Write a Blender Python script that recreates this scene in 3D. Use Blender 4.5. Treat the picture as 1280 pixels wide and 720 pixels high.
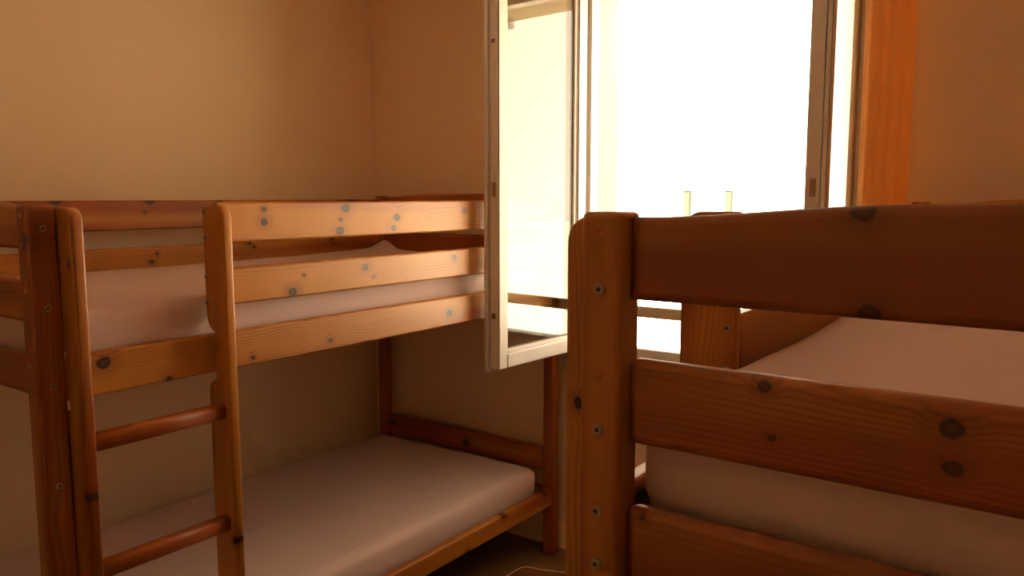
import bpy, bmesh, math, random
from mathutils import Vector, Matrix, noise

for o in list(bpy.data.objects):
    bpy.data.objects.remove(o)
scene = bpy.context.scene
COL = scene.collection
R = math.radians

# ------------------------------------------------------------------ camera
EYE = 1.55
cam_d = bpy.data.cameras.new('camera')
cam_d.sensor_width = 36.0
cam_d.lens = 36.0 * 1003.0 / 1280.0
cam_d.clip_start = 0.02
cam = bpy.data.objects.new('camera', cam_d)
COL.objects.link(cam)
cam.location = (0, 0, EYE)
cam.rotation_euler = (R(90 - 6.5), 0, R(35.87))
scene.camera = cam

# ------------------------------------------------------------------ world, exposure
# hazy summer sky: bright towards the horizon, deeper overhead (warm white balance of the photograph)
world = bpy.data.worlds.new('world')
scene.world = world
world.use_nodes = True
wn, wl = world.node_tree.nodes, world.node_tree.links
bg = wn['Background']
w_tc = wn.new('ShaderNodeTexCoord')
w_sep = wn.new('ShaderNodeSeparateXYZ')
wl.new(w_tc.outputs['Generated'], w_sep.inputs[0])
w_ramp = wn.new('ShaderNodeValToRGB')
wl.new(w_sep.outputs[2], w_ramp.inputs[0])
w_ramp.color_ramp.elements[0].position = 0.0
w_ramp.color_ramp.elements[0].color = (1.0, 0.81, 0.58, 1)
w_ramp.color_ramp.elements[1].position = 1.0
w_ramp.color_ramp.elements[1].color = (0.30, 0.25, 0.20, 1)
e = w_ramp.color_ramp.elements.new(0.35)
e.color = (0.62, 0.51, 0.38, 1)
wl.new(w_ramp.outputs[0], bg.inputs[0])
bg.inputs[1].default_value = 6.6

# high sun from behind the house: it reaches the terrace but not the room
sun_d = bpy.data.lights.new('sun', 'SUN')
sun_d.energy = 190.0
sun_d.angle = R(0.6)
sun_d.color = (1.0, 0.84, 0.60)
sun = bpy.data.objects.new('sun', sun_d)
COL.objects.link(sun)
sun.rotation_euler = (R(35), 0, R(-20))

vs = scene.view_settings
vs.view_transform = 'Standard'
vs.look = 'None'
vs.gamma = 1.0
vs.use_curve_mapping = False
vs.exposure = 0.42
scene.cycles.max_bounces = 14
scene.cycles.diffuse_bounces = 8
scene.cycles.transparent_max_bounces = 16
scene.cycles.sample_clamp_indirect = 6.0

# portal over the window opening, so that the skylight is sampled well
WX0, WX1, WZ0, WZ1 = -1.712, -0.655, 0.87, 2.385
pl = bpy.data.lights.new('window_portal', 'AREA')
pl.shape = 'RECTANGLE'
pl.size = WX1 - WX0
pl.size_y = WZ1 - WZ0
pl.cycles.is_portal = True
po = bpy.data.objects.new('window_portal', pl)
COL.objects.link(po)
po.location = ((WX0 + WX1) / 2, 3.16, (WZ0 + WZ1) / 2)
po.rotation_euler = (R(-90), 0, 0)


# ------------------------------------------------------------------ material helpers
class NT:
    """small wrapper to write node graphs as expressions"""
    def __init__(self, name):
        self.m = bpy.data.materials.new(name)
        self.m.use_nodes = True
        self.t = self.m.node_tree
        self.t.nodes.clear()

    def n(self, typ, **kw):
        nd = self.t.nodes.new(typ)
        for k, v in kw.items():
            setattr(nd, k, v)
        return nd

    def put(self, sock, v):
        if isinstance(v, bpy.types.NodeSocket):
            self.t.links.new(v, sock)
        else:
            sock.default_value = v

    def math(self, op, a, b=0.0, c=0.0):
        nd = self.n('ShaderNodeMath', operation=op)
        for i, v in enumerate((a, b, c)):
            self.put(nd.inputs[i], v)
        return nd.outputs[0]

    def vec(self, op, a, b):
        nd = self.n('ShaderNodeVectorMath', operation=op)
        self.put(nd.inputs[0], a)
        self.put(nd.inputs[1], b)
        return nd.outputs[0]

    def noise(self, v, scale=1.0, detail=2.0, rough=0.5):
        nd = self.n('ShaderNodeTexNoise')
        self.put(nd.inputs['Vector'], v)
        nd.inputs['Scale'].default_value = scale
        nd.inputs['Detail'].default_value = detail
        nd.inputs['Roughness'].default_value = rough
        return nd.outputs[0]

    def smooth(self, v, lo, hi, a=0.0, b=1.0):
        nd = self.n('ShaderNodeMapRange', interpolation_type='SMOOTHSTEP')
        self.put(nd.inputs[0], v)
        nd.inputs[1].default_value = lo
        nd.inputs[2].default_value = hi
        nd.inputs[3].default_value = a
        nd.inputs[4].default_value = b
        return nd.outputs[0]

    def mix(self, f, a, b):
        nd = self.n('ShaderNodeMix', data_type='RGBA')
        self.put(nd.inputs[0], f)
        for s, v in ((nd.inputs[6], a), (nd.inputs[7], b)):
            self.put(s, v if isinstance(v, bpy.types.NodeSocket) else (*v, 1))
        return nd.outputs[2]

    def bump(self, h, strength, dist):
        nd = self.n('ShaderNodeBump')
        nd.inputs['Strength'].default_value = strength
        nd.inputs['Distance'].default_value = dist
        self.put(nd.inputs['Height'], h)
        return nd.outputs[0]

    def out(self, shader):
        o = self.n('ShaderNodeOutputMaterial')
        self.t.links.new(shader, o.inputs[0])
        return self.m

    def principled(self, color, rough=0.5, normal=None, metal=0.0, spec=0.5, coat=0.0):
        p = self.n('ShaderNodeBsdfPrincipled')
        self.put(p.inputs['Base Color'], color if isinstance(color, bpy.types.NodeSocket) else (*color, 1))
        self.put(p.inputs['Roughness'], rough)
        p.inputs['Metallic'].default_value = metal
        p.inputs['Specular IOR Level'].default_value = spec
        p.inputs['Coat Weight'].default_value = coat
        p.inputs['Coat Roughness'].default_value = 0.15
        if normal is not None:
            self.put(p.inputs['Normal'], normal)
        return p.outputs[0]


PINE_LIGHT = (0.45, 0.188, 0.024)
PINE_MID = (0.27, 0.066, 0.0085)
PINE_DARK = (0.125, 0.021, 0.003)
KNOT = (0.026, 0.010, 0.005)


def pine(name, seed=None, knots=(), tone=0.5, random_knots=True, ring=1.0, shade=1.0):
    """varnished pine; the board's own x axis runs along the grain"""
    t = NT(name)
    obj = t.n('ShaderNodeTexCoord').outputs['Object']
    if seed is None:
        rnd = t.n('ShaderNodeObjectInfo').outputs['Random']
        off = t.math('MULTIPLY', rnd, 37.0)
    else:
        off = float(seed) * 3.71
    comb = t.n('ShaderNodeCombineXYZ')
    for i in range(3):
        t.put(comb.inputs[i], off)
    V = t.vec('ADD', obj, comb.outputs[0])
    sep = t.n('ShaderNodeSeparateXYZ')
    t.t.links.new(obj, sep.inputs[0])
    x, y, z = sep.outputs
    # knots: ellipse distance fields
    field = None
    bend = None
    for (kx, ky, kr) in knots:
        ax = t.math('DIVIDE', t.math('SUBTRACT', x, kx), kr * 1.25)
        ay = t.math('DIVIDE', t.math('SUBTRACT', y, ky), kr)
        d = t.math('SQRT', t.math('ADD', t.math('MULTIPLY', ax, ax), t.math('MULTIPLY', ay, ay)))
        field = d if field is None else t.math('MINIMUM', field, d)
    wob = t.noise(V, 70.0, 2.0)
    if random_knots:
        vo = t.n('ShaderNodeTexVoronoi', feature='F1')
        t.put(vo.inputs['Vector'], t.vec('MULTIPLY', V, (2.1, 5.2, 5.2)))
        vo.inputs['Scale'].default_value = 1.0
        d = t.math('DIVIDE', vo.outputs['Distance'], 0.055)
        field = d if field is None else t.math('MINIMUM', field, d)
    if field is None:
        field = t.math('ADD', t.math('MULTIPLY', x, 0.0), 9.0)
    fw = t.math('ADD', field, t.math('MULTIPLY', t.math('SUBTRACT', wob, 0.5), 0.5))
    kmask = t.smooth(fw, 0.70, 1.02, 1.0, 0.0)
    kcore = t.smooth(fw, 0.15, 0.7, 0.80, 1.0)
    halo = t.smooth(fw, 0.9, 3.2, 1.0, 0.0)
    # growth rings, bent round the knots
    warp = t.math('SUBTRACT', t.noise(t.vec('MULTIPLY', V, (1.6, 7.0, 7.0)), 1.0, 2.0), 0.5)
    yy = t.math('ADD', y, t.math('MULTIPLY', z, 0.6))
    yy = t.math('ADD', yy, t.math('MULTIPLY', warp, 0.085))
    yy = t.math('ADD', yy, t.math('MULTIPLY', halo, 0.010))
    ph = t.math('MULTIPLY', yy, 2 * math.pi * 120.0)
    rg = t.math('ADD', t.math('MULTIPLY', t.math('SINE', ph), 0.5), 0.5)
    rg = t.math('POWER', rg, 2.5)
    fade = t.noise(t.vec('MULTIPLY', V, (1.1, 14.0, 14.0)), 1.0, 2.0)
    rg = t.math('MULTIPLY', rg, t.smooth(fade, 0.40, 0.72))
    fibre = t.noise(t.vec('MULTIPLY', V, (6.0, 260.0, 260.0)), 1.0, 3.0)
    heart = t.noise(t.vec('MULTIPLY', V, (0.8, 9.0, 9.0)), 1.0, 1.0)
    hm = t.smooth(heart, 0.62 - 0.35 * tone, 0.80 - 0.35 * tone)
    c = t.mix(hm, PINE_LIGHT, PINE_MID)
    c = t.mix(t.math('MULTIPLY', rg, 0.68 * ring), c, PINE_DARK)
    c = t.mix(t.math('MULTIPLY', fibre, 0.22), c, PINE_DARK)
    c = t.mix(t.math('MULTIPLY', halo, 0.38), c, PINE_DARK)
    c = t.mix(t.math('MULTIPLY', kmask, kcore), c, KNOT)
    if shade != 1.0:  # weaker bounced light on the near, room-facing parts, mixed into the wood colour
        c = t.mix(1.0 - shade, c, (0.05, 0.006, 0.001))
    h = t.math('ADD', t.math('MULTIPLY', rg, 0.4), t.math('MULTIPLY', fibre, 0.4))
    nrm = t.bump(h, 0.12, 0.001)
    return t.out(t.principled(c, 0.45, nrm, spec=0.32, coat=0.04))


M = {}
M['pine'] = pine('pine')
M['pine_dark'] = pine('pine_dark_heart', tone=1.0)
M['pine_post'] = pine('pine_post', tone=0.75, random_knots=False)


def plaster(name, col, col2):
    t = NT(name)
    ob = t.n('ShaderNodeTexCoord').outputs['Object']
    big = t.noise(ob, 1.3, 3.0)
    fine = t.noise(ob, 140.0, 3.0)
    c = t.mix(t.smooth(big, 0.35, 0.7), col, col2)
    return t.out(t.principled(c, 0.85, t.bump(fine, 0.15, 0.002), spec=0.25))


M['plaster'] = plaster('wall_plaster', (0.84, 0.655, 0.455), (0.82, 0.635, 0.435))
M['ceiling'] = plaster('ceiling_paint', (0.88, 0.70, 0.57), (0.86, 0.68, 0.55))
M['render'] = plaster('exterior_render', (0.55, 0.48, 0.32), (0.52, 0.45, 0.29))
M['terrace'] = plaster('terrace_concrete', (0.62, 0.58, 0.50), (0.55, 0.51, 0.44))


def floor_mat():
    t = NT('floor_vinyl')
    ob = t.n('ShaderNodeTexCoord').outputs['Object']
    a = t.noise(ob, 3.0, 4.0)
    c = t.mix(t.smooth(a, 0.3, 0.7), (0.17, 0.085, 0.032), (0.14, 0.065, 0.024))
    return t.out(t.principled(c, 0.5, t.bump(t.noise(ob, 60.0, 2.0), 0.06, 0.002)))


M['floor'] = floor_mat()


def sheet_mat():
    t = NT('fitted_sheet_cotton')
    ob = t.n('ShaderNodeTexCoord').outputs['Object']
    weave = t.noise(ob, 420.0, 2.0)
    fold = t.noise(t.vec('MULTIPLY', ob, (10.0, 2.2, 6.0)), 1.0, 3.0, 0.6)
    h = t.math('ADD', t.math('MULTIPLY', fold, 1.0), t.math('MULTIPLY', weave, 0.10))
    return t.out(t.principled((0.66, 0.51, 0.47), 0.9, t.bump(h, 0.5, 0.014), spec=0.15))


M['sheet'] = sheet_mat()


def paint(name, col, rough=0.4, **kw):
    t = NT(name)
    ob = t.n('ShaderNodeTexCoord').outputs['Object']
    k = t.noise(ob, 9.0, 3.0)
    c = t.mix(t.smooth(k, 0.3, 0.7), col, tuple(v * 0.94 for v in col))
    return t.out(t.principled(c, rough, **kw))


M['upvc'] = paint('white_window_plastic', (0.80, 0.76, 0.70), 0.35)
M['gasket'] = paint('brown_rubber_seal', (0.16, 0.11, 0.07), 0.6)
M['steel'] = paint('bronzed_bolt', (0.30, 0.21, 0.13), 0.5, metal=0.6)
M['socket'] = paint('bolt_socket_shadow', (0.02, 0.016, 0.012), 0.7)
M['plug'] = paint('pale_wood_plug', (0.36, 0.145, 0.035), 0.45)
M['green'] = paint('green_fence_paint', (0.016, 0.026, 0.017), 0.6, spec=0.1)
M['bar'] = paint('weathered_bar_wood', (0.15, 0.085, 0.040), 0.5)
M['cord'] = paint('pale_cord', (0.75, 0.62, 0.48), 0.5)
M['peg'] = paint('grey_rubber_stop', (0.10, 0.09, 0.08), 0.6)


def glass_mat():
    t = NT('window_glass')
    geo = t.n('ShaderNodeNewGeometry')
    fr = t.n('ShaderNodeFresnel')
    ior = t.math('ADD', 1.52, t.math('MULTIPLY', geo.outputs['Backfacing'], 1 / 1.52 - 1.52))
    t.put(fr.inputs['IOR'], ior)
    tr = t.n('ShaderNodeBsdfTransparent')
    tr.inputs[0].default_value = (0.97, 0.98, 0.96, 1)
    gl = t.n('ShaderNodeBsdfGlossy')
    gl.inputs['Roughness'].default_value = 0.0
    mx = t.n('ShaderNodeMixShader')
    t.t.links.new(fr.outputs[0], mx.inputs[0])
    t.t.links.new(tr.outputs[0], mx.inputs[1])
    t.t.links.new(gl.outputs[0], mx.inputs[2])
    return t.out(mx.outputs[0])


M['glass'] = glass_mat()


def curtain_mat():
    t = NT('orange_curtain_cloth')
    ob = t.n('ShaderNodeTexCoord').outputs['Object']
    w = t.noise(t.vec('MULTIPLY', ob, (60.0, 60.0, 3.0)), 1.0, 3.0)
    c = t.mix(w, (0.92, 0.54, 0.23), (0.90, 0.50, 0.20))
    d = t.n('ShaderNodeBsdfDiffuse')
    t.put(d.inputs[0], c)
    tl = t.n('ShaderNodeBsdfTranslucent')
    t.put(tl.inputs[0], c)
    mx = t.n('ShaderNodeMixShader')
    mx.inputs[0].default_value = 0.65
    t.t.links.new(d.outputs[0], mx.inputs[1])
    t.t.links.new(tl.outputs[0], mx.inputs[2])
    return t.out(mx.outputs[0])


M['curtain'] = curtain_mat()


# ------------------------------------------------------------------ object helpers
def tag(o, label=None, cat=None, group=None, kind=None):
    for k, v in (('label', label), ('category', cat), ('group', group), ('kind', kind)):
        if v:
            o[k] = v
    return o


def empty(name, loc=(0, 0, 0)):
    o = bpy.data.objects.new(name, None)
    o.empty_display_size = 0.1
    COL.objects.link(o)
    o.location = loc
    return o


def link(name, me, mat, parent=None):
    o = bpy.data.objects.new(name, me)
    COL.objects.link(o)
    if mat is not None:
        if not me.materials:
            me.materials.append(mat)
    if parent is not None:
        o.parent = parent
    return o


def to_mesh(bm, name, smooth_small=0.0):
    bmesh.ops.recalc_face_normals(bm, faces=bm.faces)
    me = bpy.data.meshes.new(name)
    bm.to_mesh(me)
    bm.free()
    return me


AX = {'Y': Matrix(((0, 0, 1), (1, 0, 0), (0, 1, 0))),      # local x->Y, y->Z, z->X
      'X': Matrix(((1, 0, 0), (0, 0, -1), (0, 1, 0))),     # local x->X, y->Z, z->-Y
      'Z': Matrix(((0, 1, 0), (0, 0, 1), (1, 0, 0)))}      # local x->Z, y->X, z->Y


def place(o, axis, loc):
    """set orientation by grain axis and put the origin at world position loc"""
    o.rotation_euler = AX[axis].to_euler()
    base = o.parent.location if o.parent else Vector((0, 0, 0))
    o.location = Vector(loc) - base
    return o


def plate_mesh(name, pts, th, bevel=0.005, seg=3):
    """outline (local x,y) extruded by th along local z, rim edges rounded"""
    bm = bmesh.new()
    a = [bm.verts.new((p[0], p[1], -th / 2)) for p in pts]
    b = [bm.verts.new((p[0], p[1], th / 2)) for p in pts]
    n = len(pts)
    bm.faces.new(a[::-1])
    bm.faces.new(b)
    sides = [bm.faces.new((a[i], a[(i + 1) % n], b[(i + 1) % n], b[i])) for i in range(n)]
    bmesh.ops.recalc_face_normals(bm, faces=bm.faces)
    if n > 4:
        for f in sides:
            f.smooth = True
    rim = [e for e in bm.edges if abs(e.verts[0].co.z - e.verts[1].co.z) < 1e-6]
    if n == 4:
        rim = list(bm.edges)
    old = set(bm.faces)
    res = bmesh.ops.bevel(bm, geom=rim, offset=bevel, segments=seg, profile=0.5, affect='EDGES', clamp_overlap=True)
    for f in res['faces']:
        f.smooth = True
    return to_mesh(bm, name)


def board(name, parent, axis, loc, length, width, th, mat, bevel=0.006):
    l, w = length / 2, width / 2
    me = plate_mesh(name, [(-l, -w), (l, -w), (l, w), (-l, w)], th, bevel)
    return place(link(name, me, mat, parent), axis, loc)


def box_into(bm, x0, x1, y0, y1, z0, z1):
    v = [bm.verts.new(p) for p in ((x0, y0, z0), (x1, y0, z0), (x1, y1, z0), (x0, y1, z0),
                                   (x0, y0, z1), (x1, y0, z1), (x1, y1, z1), (x0, y1, z1))]
    for f in ((0, 3, 2, 1), (4, 5, 6, 7), (0, 1, 5, 4), (1, 2, 6, 5), (2, 3, 7, 6), (3, 0, 4, 7)):
        bm.faces.new([v[i] for i in f])


def boxes(name, lst, mat, parent=None, bevel=0.0):
    bm = bmesh.new()
    for b in lst:
        box_into(bm, *b)
    if bevel:
        res = bmesh.ops.bevel(bm, geom=list(bm.edges), offset=bevel, segments=2, affect='EDGES', clamp_overlap=True)
        for f in res['faces']:
            f.smooth = True
    return link(name, to_mesh(bm, name), mat, parent)


def struct(o):
    o['kind'] = 'structure'
    return o


# ------------------------------------------------------------------ room shell
XL, XR, YB, YF, ZC = -2.96, 0.78, 2.90, -1.45, 2.65
struct(boxes('floor', [(XL - .2, XR + .2, YF - .2, YB, -.1, 0)], M['floor']))
struct(boxes('ceiling', [(XL - .2, XR + .2, YF - .2, YB, ZC, ZC + .1)], M['ceiling']))
struct(boxes('wall_left', [(XL - .2, XL, YF - .2, YB, 0, ZC)], M['plaster']))
struct(boxes('wall_right', [(XR, XR + .2, YF - .2, YB, 0, ZC)], M['plaster']))
struct(boxes('wall_front', [(XL, XR, YF - .2, YF, 0, ZC)], M['plaster']))
# back wall in two leaves: the inner one has the wider opening that takes the window frame
IX0, IX1, IZ0, IZ1 = -1.762, -0.612, 0.865, 2.455
YM, YO = 2.955, 3.16


def leaf(x0, x1, z0, z1, y0, y1):
    a, b, c, d = XL - .2, XR + .2, -.1, ZC + .1
    return [(a, x0, y0, y1, c, d), (x1, b, y0, y1, c, d), (x0, x1, y0, y1, c, z0), (x0, x1, y0, y1, z1, d)]


struct(boxes('wall_back', leaf(IX0, IX1, IZ0, IZ1, YB, YM), M['plaster']))
struct(boxes('wall_back_outer', leaf(WX0, WX1, WZ0, WZ1, YM, YO), M['render']))
struct(boxes('baseboard_back', [(XL, XR, YB - .012, YB, 0, .07)], M['plaster']))
struct(boxes('baseboard_left', [(XL, XL + .012, YF, YB - .012, 0, .07)], M['plaster']))
struct(boxes('window_sill', [(IX0 - .03, IX1 + .03, YB - .035, YB, IZ0 - .03, IZ0 - .002)], M['upvc'], bevel=.004))
bpy.data.objects['window_sill'].name = 'trim_1'

# ------------------------------------------------------------------ outdoors
struct(boxes('terrace_ground', [(-30, 30, YO, 60, -.25, -.12)], M['terrace']))

# ------------------------------------------------------------------ window
win = struct(empty('window_1', ((IX0 + IX1) / 2, 2.92, IZ0)))


def wchild(name, lst, mat, bevel=.004):
    o = boxes(name, lst, mat, win, bevel)
    o.location = -win.location
    return o


FY0, FY1 = 2.885, 2.953
FB, FL, FR = .075, .072, .048
wchild('frame', [(IX0 + .002, IX0 + FL, FY0, FY1, IZ0 + .002, IZ1 - .002), (IX1 - FR, IX1 - .002, FY0, FY1, IZ0 + .002, IZ1 - .002),
                 (IX0 + FL, IX1 - FR, FY0, FY1, IZ0 + .002, IZ0 + FB), (IX0 + FL, IX1 - FR, FY0, FY1, IZ1 - FB, IZ1 - .002)], M['upvc'])

SW, SZ0, SZ1, ST = .565, .915, 2.405, .056       # sash width, bottom, top, rail width


def sash(hx, hy, ang, flip, SH, SF):
    """local frame: a = along the sash from hinge to free edge, t = thickness towards the outside face"""
    h = SZ1 - SZ0

    def mesh_boxes(name, lst, mat, bevel, parent):
        o = boxes(name, lst, mat, parent, bevel)
        return o
    f = flip
    T = .046

    def bx(a0, a1, t0, t1, z0, z1):
        t0, t1 = sorted((t0 * f, t1 * f))
        return (a0, a1, t0, t1, z0, z1)
    o = mesh_boxes('sash', [bx(0, SH, 0, T, 0, h), bx(SW - SF, SW, 0, T, 0, h), bx(SH, SW - SF, 0, T, 0, ST), bx(SH, SW - SF, 0, T, h - ST, h)],
                   M['upvc'], .005, win)
    o.location = Vector((hx, hy, SZ0)) - win.location
    o.rotation_euler = (0, 0, ang)
    # overlapping lip on the room face, weather bead on the outside face
    mesh_boxes('sash_lip', [bx(-.012, .02, -.016, -.0005, -.012, h + .012), bx(SW - .02, SW + .012, -.016, -.0005, -.012, h + .012),
                            bx(.02, SW - .02, -.016, -.0005, -.012, .02), bx(.02, SW - .02, -.016, -.0005, h - .02, h + .012)], M['upvc'], .003, o)
    g0, g1 = SH, SW - SF
    bead = []
    for (a0, a1, z0, z1) in ((g0, g0 + .014, ST, h - ST), (g1 - .014, g1, ST, h - ST), (g0 + .014, g1 - .014, ST, ST + .014), (g0 + .014, g1 - .014, h - ST - .014, h - ST)):
        bead.append(bx(a0, a1, .006, .036, z0, z1))
    mesh_boxes('glazing_bead', bead, M['upvc'], .002, o)
    e = .0145
    ga = []
    for (a0, a1, z0, z1) in ((g0 + e, g0 + e + .003, ST + e, h - ST - e), (g1 - e - .003, g1 - e, ST + e, h - ST - e),
                             (g0 + e, g1 - e, ST + e, ST + e + .003), (g0 + e, g1 - e, h - ST - e - .003, h - ST - e)):
        ga.append(bx(a0, a1, .018, .031, z0, z1))
    mesh_boxes('rubber_seal', ga, M['gasket'], 0, o)
    mesh_boxes('pane', [bx(g0 + .014, g1 - .014, .024, .028, ST + .014, h - ST - .014)], M['glass'], 0, o)
    mesh_boxes('pane', [bx(g0 + .014, g1 - .014, .010, .014, ST + .014, h - ST - .014)], M['glass'], 0, o)
    return o


# left casement swings in past 90 degrees until it rests near the bunk; right one stands square to the wall
s1 = sash(-1.749, 2.882, R(-90 - 3.0), 1, .062, .050)
s2 = sash(-.635, 2.882, R(-90 + 1.7), -1, .035, .100)
# hardware on the sash free edges
for s, sgn in ((s1, 1), (s2, -1)):
    for zz, hh in ((.66, .05), (1.18, .014), (.20, .02)):
        y0, y1 = sorted((.016 * sgn, .030 * sgn))
        boxes('lock_plate', [(SW + .0005, SW + .005, y0, y1, zz - hh / 2, zz + hh / 2)], M['steel'], s, .001)
# guard bar, shutter stop, fence posts outside
gb = board('guard_bar', None, 'X', ((WX0 + WX1) / 2, 3.06, 1.064), WX1 - WX0, .047, .030, M['bar'], .005)
tag(gb, 'horizontal wooden guard bar fixed across the lower part of the window opening', 'guard bar')


def lathe_mesh(name, prof, n=16):
    """profile of (radius, height) turned about local z"""
    bm = bmesh.new()
    rings = []
    for r, h in prof:
        if r < 1e-6:
            rings.append([bm.verts.new((0, 0, h))])
        else:
            rings.append([bm.verts.new((r * math.cos(2 * math.pi * i / n), r * math.sin(2 * math.pi * i / n), h)) for i in range(n)])
    for a, b in zip(rings, rings[1:]):
        for i in range(n):
            j = (i + 1) % n
            if len(a) == 1 and len(b) == 1:
                continue
            if len(a) == 1:
                f = bm.faces.new((a[0], b[i], b[j]))
            elif len(b) == 1:
                f = bm.faces.new((a[i], a[j], b[0]))
            else:
                f = bm.faces.new((a[i], a[j], b[j], b[i]))
            f.smooth = True
    return to_mesh(bm, name)


pg = link('shutter_stop', lathe_mesh('shutter_stop', [(0, 0), (.010, .002), (.014, .012), (.014, .04), (.009, .043), (.009, .052), (0, .052)]), M['peg'])
pg.location = (-1.13, 3.10, WZ1 - .052)
tag(pg, 'small grey rubber shutter stop under the window lintel', 'shutter stop')

gpost = None
for i, px in enumerate((-1.967, -1.712)):
    o = boxes('fence_post', [(-.018, .018, -.018, .018, 0, 1.70), (-.021, .021, -.021, .021, 1.70, 1.705)], M['green']) if gpost is None else gpost.copy()
    if gpost is not None:
        COL.objects.link(o)
    gpost = gpost or o
    o.location = (px, 4.5, -.12)
    tag(o, 'green square metal post standing outside the window', 'fence post', 'green posts outside the window')

# ------------------------------------------------------------------ curtain
bm = bmesh.new()
NS, NZ = 72, 24
cz0, cz1 = 0.30, 2.52
prev = None
for thick in (0,):
    for k in range(NZ + 1):
        z = cz0 + (cz1 - cz0) * k / NZ
        row = []
        for i in range(NS + 1):
            s = i / NS
            ph = s * 2 * math.pi * 4.2
            th = R(215) - R(250) * s
            rad = 1 + .045 * math.cos(ph * 2 + .4 * math.sin(z * 1.7))
            X = -.5570 + .0730 * math.cos(th) * (1 + (rad - 1) * .3)
            Y = 2.800 - .078 * math.sin(th) * rad
            row.append(bm.verts.new((X, Y, z)))
        if prev:
            for i in range(NS):
                f = bm.faces.new((prev[i], prev[i + 1], row[i + 1], row[i]))
                f.smooth = True
        prev = row
cur = link('curtain', to_mesh(bm, 'curtain'), M['curtain'])
tag(cur, 'orange cloth curtain gathered at the edge of the window', 'curtain')
rod = link('curtain_rod', lathe_mesh('curtain_rod', [(0, 0), (.02, .004), (.024, .02), (.02, .036), (.011, .042), (.011, 1.56), (.02, 1.564), (.024, 1.58), (.02, 1.596), (0, 1.60)]), M['pine'])
rod.rotation_euler = (0, R(90), 0)
rod.location = (-2.0, 2.847, 2.535)
tag(rod, 'slim wooden curtain rod above the window', 'curtain rod')
for bxp in (-1.9, -.46):
    b = boxes('rod_bracket', [(bxp - .01, bxp + .01, 2.842, 2.899, 2.512, 2.522), (bxp - .014, bxp + .014, 2.893, 2.899, 2.49, 2.55)], M['steel'], rod, .002)
    b.matrix_parent_inverse = (Matrix.Translation(rod.location) @ rod.rotation_euler.to_matrix().to_4x4()).inverted()

# ------------------------------------------------------------------ bunk beds
V1 = 2.855
PT0 = .051                                 # post depth along the bed
WB = 1.01                                  # distance between front and back rail centres
ZR = {1: (1.430, 1.536), 2: (1.268, 1.365), 3: (1.098, 1.198)}
ZE = {1: (1.433, 1.527), 2: (1.266, 1.366), 3: (1.098, 1.191)}
HP = 1.533

bolt_me = lathe_mesh('bolt', [(.0074, 0), (.0074, .0018), (.0062, .0030), (.0025, .0030), (.0023, .0010), (0, .0010)], 20)
bolt_me.materials.append(M['steel'])
bolt_me.materials.append(M['socket'])
for p in bolt_me.polygons:
    if max(math.hypot(bolt_me.vertices[v].co.x, bolt_me.vertices[v].co.y) for v in p.vertices) < .0026:
        p.material_index = 1
plug_me = lathe_mesh('plug', [(.0058, 0), (.0056, .0008), (0, .0011)], 20)
plug_me.materials.append(M['plug'])


def arch_pts(length, z0, z1, rise):
    """board outline with a gently crowned top edge"""
    l = length / 2
    cz = (z0 + z1) / 2
    pts = [(-l, z0 - cz), (l, z0 - cz)]
    n = 28
    for i in range(n + 1):
        s = l - 2 * l * i / n
        e = min(1.0, (l - abs(s)) / (.30))
        e = e * e * (3 - 2 * e)
        pts.append((s, z1 - cz + rise * e))
    return pts


def stile_pts(F, back, cz, ow):
    """ladder stile side view in (z, w'); w' positive to the room; hook notch where the side rail passes"""
    top = HP - .006
    p = [(0.0, F), (0.0, -back)]

    def arc(z, w):
        p.append((z, w))
    arc(1.045, -back)
    for i in range(1, 7):
        a = i / 6 * math.pi / 2
        arc(1.045 + .035 * math.sin(a), -back + (back + .017) * (1 - math.cos(a)))
    arc(1.205, .017)
    for i in range(1, 9):
        a = i / 8 * math.pi / 2
        arc(1.205 + .055 * (1 - math.cos(a)), .017 - (back + .017) * math.sin(a))
    arc(top - .004, -back)
    arc(top, -back + .004)
    rr = .032
    for i in range(0, 9):
        a = i / 8 * math.pi / 2
        arc(top - rr + rr * math.cos(a), F - rr + rr * math.sin(a))
    return [(z - cz, w - ow) for z, w in p]


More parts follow.
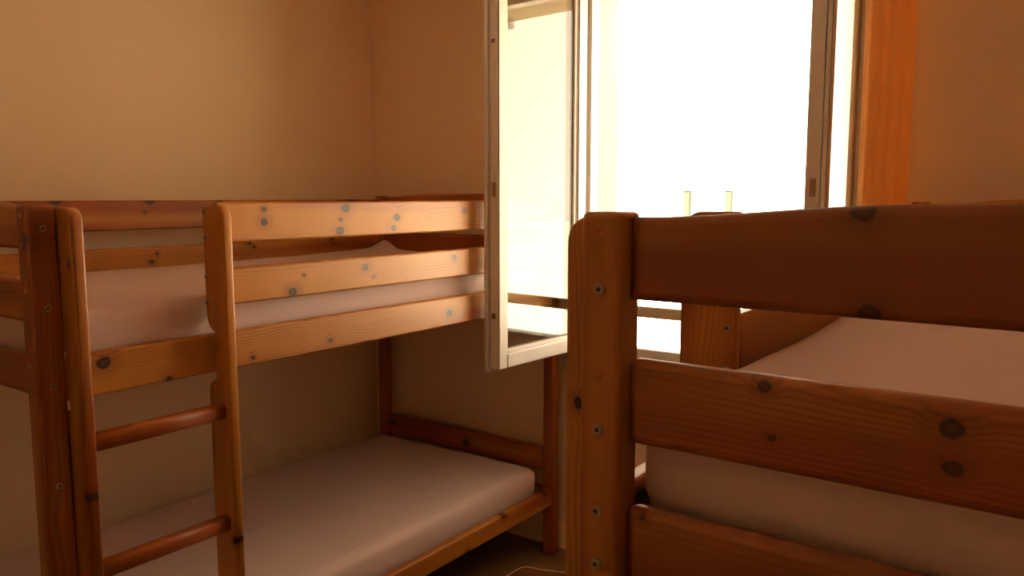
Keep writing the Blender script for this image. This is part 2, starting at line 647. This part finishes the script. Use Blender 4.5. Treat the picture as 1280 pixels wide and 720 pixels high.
def bunk(name, cx, d, F, label, group, hero, V0, PT, drop=0.0, lift=0.0):
    """cx = front rail centre; d = direction (in x) from the front rail to the back rail"""
    root = empty(name, (cx + d * WB / 2, (V0 + V1) / 2, 0))
    tag(root, label, 'bunk bed', group)

    def mat(key, default='pine'):
        return hero.get(key) or M[default]
    X = lambda w: cx + d * w
    pw = .009                                # post centre offset from the rail centre
    fp = []
    # posts
    for key, w, y in (('post_ff', pw, V0 + PT / 2), ('post_fb', pw, V1 - PT0 / 2), ('post_bf', WB - pw, V0 + PT / 2), ('post_bb', WB - pw, V1 - PT0 / 2)):
        hp = HP + (lift if y > 1.5 else 0)
        board('post', root, 'Z', (X(w), y, hp / 2), hp, .050, PT if y < 1.5 else PT0, mat(key, 'pine_post'), .007)
    ya, yb = V0 + PT, V1 - PT0
    # side rails
    ly = yb - ya
    for k in (1, 2, 3):
        z0, z1 = ZR[k]
        board('side_rail' if k == 3 else 'guard_rail', root, 'Y', (X(WB), (ya + yb) / 2, (z0 + z1) / 2), ly, z1 - z0, .028, mat('back%d' % k))
    z0, z1 = ZR[3]
    board('side_rail', root, 'Y', (X(0), (ya + yb) / 2, (z0 + z1) / 2), ly, z1 - z0, .028, mat('front3'))
    S2 = 1.200
    for k in (1, 2):
        z0, z1 = ZR[k][0], ZR[k][1] - (drop if k == 1 else 0)
        y0 = S2 + .028
        board('guard_rail', root, 'Y', (X(0), (y0 + yb) / 2, (z0 + z1) / 2), yb - y0, z1 - z0, .028, mat('front%d' % k))
    for w, key in ((0, 'low_front'), (WB, 'low_back')):
        board('side_rail', root, 'Y', (X(w), (ya + yb) / 2, .262), ly, .072, .030, mat(key))
    # end boards
    w0, w1 = .034, WB - .034
    lx = w1 - w0
    for end, y in (('near', .821), ('far', V1 - .036)):
        for k in (1, 2, 3):
            up = lift if end == 'far' else 0.0
            z0, z1 = ZE[k][0] + up * .7, ZE[k][1] + up * (1.0 if k == 1 else .7)
            if k == 1:
                me = plate_mesh('end_board', arch_pts(lx, z0, z1, .016), .026, .011)
                o = place(link('end_board', me, mat('%s1' % end), root), 'X', (X(WB / 2), y, (z0 + z1) / 2))
            else:
                board('end_board', root, 'X', (X(WB / 2), y, (z0 + z1) / 2), lx, z1 - z0, .026, mat('%s%d' % (end, k)), .011)
        for k, (z0, z1) in enumerate(((.372, .472), (.226, .298))):
            board('end_board', root, 'X', (X(WB / 2), y, (z0 + z1) / 2), lx, z1 - z0, .026, mat('%slow%d' % (end, k)), .008)
    # ladder
    ow = .06
    cz = .768
    for key, y in (('stile1', V0 + PT + .0145), ('stile2', S2 + .014)):
        st_pts = [(a, -d * b) for a, b in stile_pts(F - (.010 if d > 0 and key == 'stile1' else 0), .0145, cz, ow)]
        if d > 0:
            st_pts = st_pts[::-1]
        me = plate_mesh('ladder_stile', st_pts, .028, .0085, 4)
        place(link('ladder_stile', me, mat(key, 'pine_post'), root), 'Z', (X(-ow), y, cz))
    ry0, ry1 = V0 + PT + .0285, S2
    for z in (1.000, .700, .400):
        pts = []
        hw, hh, rr = .018, .021, .013
        rung_w = -(F - .036)
        for q, (sx, sy) in enumerate(((1, 1), (-1, 1), (-1, -1), (1, -1))):
            for i in range(5):
                a = q * math.pi / 2 + i / 4 * math.pi / 2
                pts.append((sx * (hw - rr) + rr * math.cos(a), sy * (hh - rr) + rr * math.sin(a)))
        bm = bmesh.new()
        l = (ry1 - ry0) / 2
        A = [bm.verts.new((-l, p[1], p[0])) for p in pts]
        B = [bm.verts.new((l, p[1], p[0])) for p in pts]
        for i in range(len(pts)):
            j = (i + 1) % len(pts)
            bm.faces.new((A[i], A[j], B[j], B[i])).smooth = True
        bm.faces.new(A)
        bm.faces.new(B)
        place(link('rung', to_mesh(bm, 'rung'), M['pine_rung'], root), 'Y', (X(rung_w), (ry0 + ry1) / 2, z))
    # slats under both mattresses
    sl_me = None
    for zc in (1.150, .246):
        for i in range(12):
            y = ya + .06 + (ly - .12) * i / 11
            o = board('slat', root, 'X', (X(WB / 2), y, zc), WB - .028, .0001, .07, M['pine']) if False else None
            if sl_me is None:
                l = (WB - .0285) / 2
                sl_me = plate_mesh('slat', [(-l, -.009), (l, -.009), (l, .009), (-l, .009)], .07, .003, 1)
            o = place(link('slat', sl_me, M['pine'], root), 'X', (X(WB / 2), y, zc))
    # bolts in the post ends and faces
    def fit(me, nm, loc, rot):
        o = link(nm, me, None, root)
        o.location = Vector(loc) - root.location
        o.rotation_euler = rot
    for z, isplug in ((1.510, 1), (1.446, 0), (1.349, 1), (1.284, 0), (1.187, 0), (1.123, 0), (.280, 0)):
        fit(plug_me if isplug else bolt_me, 'plug' if isplug else 'bolt', (X(pw), V0, z), (R(90), 0, 0))
        fit(plug_me if isplug else bolt_me, 'plug' if isplug else 'bolt', (X(WB - pw), V0, z), (R(90), 0, 0))
    for z in (1.482, 1.310, 1.138, .915, .42):
        for y in (V0 + PT / 2, V1 - PT0 / 2):
            fit(bolt_me, 'bolt', (X(pw - .025), y, z), (0, R(-90 * d), 0))
    for z in (1.512, 1.446, 1.346, 1.278):
        fit(bolt_me, 'bolt', (X(0.002), S2, z), (R(90), 0, 0))
    return root


M['pine_rung'] = pine('pine_rung', seed=4.2, tone=.6, random_knots=False)
heroL = {
    'front1': pine('pine_guard_a', 1.0, [(-.646, .033, .008), (-.647, -.001, .011), (-.354, .032, .0155), (-.374, -.001, .0075), (-.378, -.034, .014), (-.136, .001, .013), (-.152, -.033, .012), (.204, .017, .0086), (.55, .0, .01)], .25, False),
    'front2': pine('pine_guard_b', 2.0, [(-.277, .016, .0125), (-.244, -.016, .005), (-.559, -.034, .0135), (-.517, .011, .0047), (.149, .02, .0113), (.6, -.02, .01)], .3, False),
    'front3': pine('pine_side_a', 3.3, [(-.902, .024, .0160), (-.745, -.042, .0065), (-.5, -.03, .0067), (-.227, -.022, .0072), (.317, -.007, .0150)], .35, False),
    'back1': pine('pine_back_a', 5.1, [(-.189, .051, .016), (-.209, .01, .0065), (.104, .059, .016), (-.522, .055, .0186), (.798, .056, .019)], .6, False),
    'back2': pine('pine_back_b', 6.4, [(-.171, .022, .0065), (-.194, -.007, .009), (.235, .044, .0105), (.258, .027, .007), (.68, .043, .0113), (.688, .017, .0075)], .45, False),
    'low_front': pine('pine_low_a', 7.7, [(.637, .031, .012), (.41, -.033, .012), (.93, .03, .012), (-.1, 0, .01)], .5, False),
    'farlow0': pine('pine_lowend', 8.1, [(-.426, .012, .016), (.041, -.006, .016)], .8, False),
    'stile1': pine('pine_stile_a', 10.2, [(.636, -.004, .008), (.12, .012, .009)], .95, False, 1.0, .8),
    'stile2': pine('pine_stile_b', 11.4, [(-.11, .009, .0085), (.40, -.046, .010)], .5, False),
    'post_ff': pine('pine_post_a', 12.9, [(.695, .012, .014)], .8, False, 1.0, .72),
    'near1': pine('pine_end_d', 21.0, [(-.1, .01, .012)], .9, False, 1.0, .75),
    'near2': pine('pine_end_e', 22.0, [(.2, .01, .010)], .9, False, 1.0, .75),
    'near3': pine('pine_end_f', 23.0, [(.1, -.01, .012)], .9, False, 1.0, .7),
}
heroR = {  # near end boards, post and first stile carry painted shade in their wood
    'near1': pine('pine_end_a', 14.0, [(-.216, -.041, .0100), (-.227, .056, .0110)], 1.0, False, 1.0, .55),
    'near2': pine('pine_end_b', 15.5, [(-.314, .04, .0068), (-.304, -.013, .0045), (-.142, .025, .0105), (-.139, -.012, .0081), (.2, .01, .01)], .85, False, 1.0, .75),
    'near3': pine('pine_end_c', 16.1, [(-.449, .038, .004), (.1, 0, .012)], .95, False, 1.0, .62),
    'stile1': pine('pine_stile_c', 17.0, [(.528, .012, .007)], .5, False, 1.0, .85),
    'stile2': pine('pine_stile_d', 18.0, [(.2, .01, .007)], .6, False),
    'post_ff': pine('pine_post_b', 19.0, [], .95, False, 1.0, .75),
}
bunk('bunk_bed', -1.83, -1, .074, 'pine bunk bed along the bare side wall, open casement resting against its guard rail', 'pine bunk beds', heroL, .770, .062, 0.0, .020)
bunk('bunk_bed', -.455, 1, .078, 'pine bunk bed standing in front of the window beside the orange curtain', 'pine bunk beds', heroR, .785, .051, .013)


# ------------------------------------------------------------------ mattresses
def mattress(x0, x1, y0, y1, z0, z1, seed, label, peaks=(), r=.035):
    hx, hy, hz = (x1 - x0) / 2, (y1 - y0) / 2, (z1 - z0) / 2
    bm = bmesh.new()
    nx, ny, nz = 34, 66, 8

    def grid(n, h):
        # denser near the ends so that the rounding is smooth
        u = [-1 + 2 * i / n for i in range(n + 1)]
        return [h * math.sin(v * math.pi / 2) * .5 + h * v * .5 for v in u]
    gx, gy, gz = grid(nx, hx), grid(ny, hy), grid(nz, hz)
    cache = {}

    def vert(i, j, k):
        key = (i, j, k)
        if key in cache:
            return cache[key]
        p = Vector((gx[i], gy[j], gz[k]))
        q = Vector((max(-hx + r, min(hx - r, p.x)), max(-hy + r, min(hy - r, p.y)), max(-hz + r, min(hz - r, p.z))))
        dd = p - q
        if dd.length > 1e-9:
            n = dd.normalized()
            p = q + n * r
        else:
            n = Vector((0, 0, 1))
        # rounded plan corners, soft bulge and creases
        s = noise.noise(Vector((p.x * 3 + seed, p.y * 2.0, p.z * 5))) * .006
        s += noise.noise(Vector((p.x * 9 + p.y * 4 + seed, p.y * 7 - p.x * 5, p.z * 12))) * .0025
        if abs(n.z) < .6:
            s = s * .35 + .003 * math.cos(p.z / hz * math.pi / 2) + noise.noise(Vector((p.x * 14 + seed, p.y * 14, p.z * 26))) * .0015
        p = p + n * s
        if n.z > .3:
            for (px, py, hgt, rad) in peaks:
                g = (Vector((p.x, p.y)) - Vector((px, py))).length
                p.z += hgt * math.exp(-(g / rad) ** 2)
        if n.z < -.5:
            p.z = -hz
        v = bm.verts.new(p)
        cache[key] = v
        return v

    def face(a, b, c, d):
        f = bm.faces.new((vert(*a), vert(*b), vert(*c), vert(*d)))
        f.smooth = True
    for i in range(nx):
        for j in range(ny):
            face((i, j, 0), (i, j + 1, 0), (i + 1, j + 1, 0), (i + 1, j, 0))
            face((i, j, nz), (i + 1, j, nz), (i + 1, j + 1, nz), (i, j + 1, nz))
    for i in range(nx):
        for k in range(nz):
            face((i, 0, k), (i + 1, 0, k), (i + 1, 0, k + 1), (i, 0, k + 1))
            face((i, ny, k), (i, ny, k + 1), (i + 1, ny, k + 1), (i + 1, ny, k))
    for j in range(ny):
        for k in range(nz):
            face((0, j, k), (0, j, k + 1), (0, j + 1, k + 1), (0, j + 1, k))
            face((nx, j, k), (nx, j + 1, k), (nx, j + 1, k + 1), (nx, j, k + 1))
    o = link('mattress', to_mesh(bm, 'mattress'), M['sheet'])
    o.location = ((x0 + x1) / 2, (y0 + y1) / 2, (z0 + z1) / 2)
    tag(o, label, 'mattress', 'mattresses in white fitted sheets')
    return o


ZU0, ZU1, ZL0, ZL1 = 1.161, 1.296, .257, .388
YA, YZ = .862, 2.775
mattress(-2.808, -1.855, YA, YZ, ZU0, ZU1, 1.0, 'white-sheeted mattress on the upper bunk of the bed along the bare side wall',
         [(-.40, .93, .040, .05), (-.45, .90, .010, .2)])
mattress(-2.800, -1.872, YA, YZ, ZL0, ZL1, 7.0, 'white-sheeted mattress on the lower bunk of the bed along the bare side wall')
mattress(-.430, .530, YA, YZ, ZU0, 1.299, 13.0, 'white-sheeted mattress on the upper bunk of the bed beside the orange curtain', r=.030)
mattress(-.422, .515, YA, YZ, ZL0, ZL1, 19.0, 'white-sheeted mattress on the lower bunk of the bed beside the orange curtain')

# ------------------------------------------------------------------ rug in the aisle
def rug_mat():
    t = NT('brown_rug_pile')
    ob = t.n('ShaderNodeTexCoord').outputs['Object']
    n1 = t.noise(ob, 260.0, 2.0)
    c = t.mix(n1, (0.20, 0.075, 0.028), (0.15, 0.055, 0.020))
    return t.out(t.principled(c, 0.95, t.bump(n1, 0.4, 0.003), spec=0.1))


M['rug'] = rug_mat()
corners = [(-1.850, 1.30), (-1.850, 2.560), (-1.846, 2.615), (-1.830, 2.638), (-1.797, 2.646), (-1.755, 2.655), (-1.680, 2.684),
           (-1.590, 2.706), (-1.30, 2.74), (-.80, 2.752), (-.765, 2.745), (-.752, 2.715), (-.75, 1.30), (-.758, 1.265), (-.79, 1.255), (-1.81, 1.255), (-1.84, 1.265)]
rug = empty('rug', (-1.30, 1.85, 0))
bm = bmesh.new()
lo = [bm.verts.new((x + 1.30, y - 1.85, .0005)) for x, y in corners]
hi = [bm.verts.new((x + 1.30, y - 1.85, .0075)) for x, y in corners]
n = len(corners)
bm.faces.new(lo[::-1])
bm.faces.new(hi)
for i in range(n):
    bm.faces.new((lo[i], lo[(i + 1) % n], hi[(i + 1) % n], hi[i]))
link('pile', to_mesh(bm, 'pile'), M['rug'], rug)
bm = bmesh.new()
rings = []
for i in range(n):
    p = Vector((*corners[i], 0))
    tdir = (Vector((*corners[(i + 1) % n], 0)) - Vector((*corners[i - 1], 0))).normalized()
    nd = Vector((tdir.y, -tdir.x, 0))
    rings.append([bm.verts.new(p + Vector((1.30, -1.85, .0055)) + nd * .0032 * math.cos(a * math.pi / 4) + Vector((0, 0, .0048 * math.sin(a * math.pi / 4)))) for a in range(8)])
for i in range(n):
    a, b = rings[i], rings[(i + 1) % n]
    for k in range(8):
        bm.faces.new((a[k], a[(k + 1) % 8], b[(k + 1) % 8], b[k])).smooth = True
link('edge_binding', to_mesh(bm, 'edge_binding'), M['cord'], rug)
tag(rug, 'brown floor rug with a thin pale edge binding between the two bunks', 'rug')
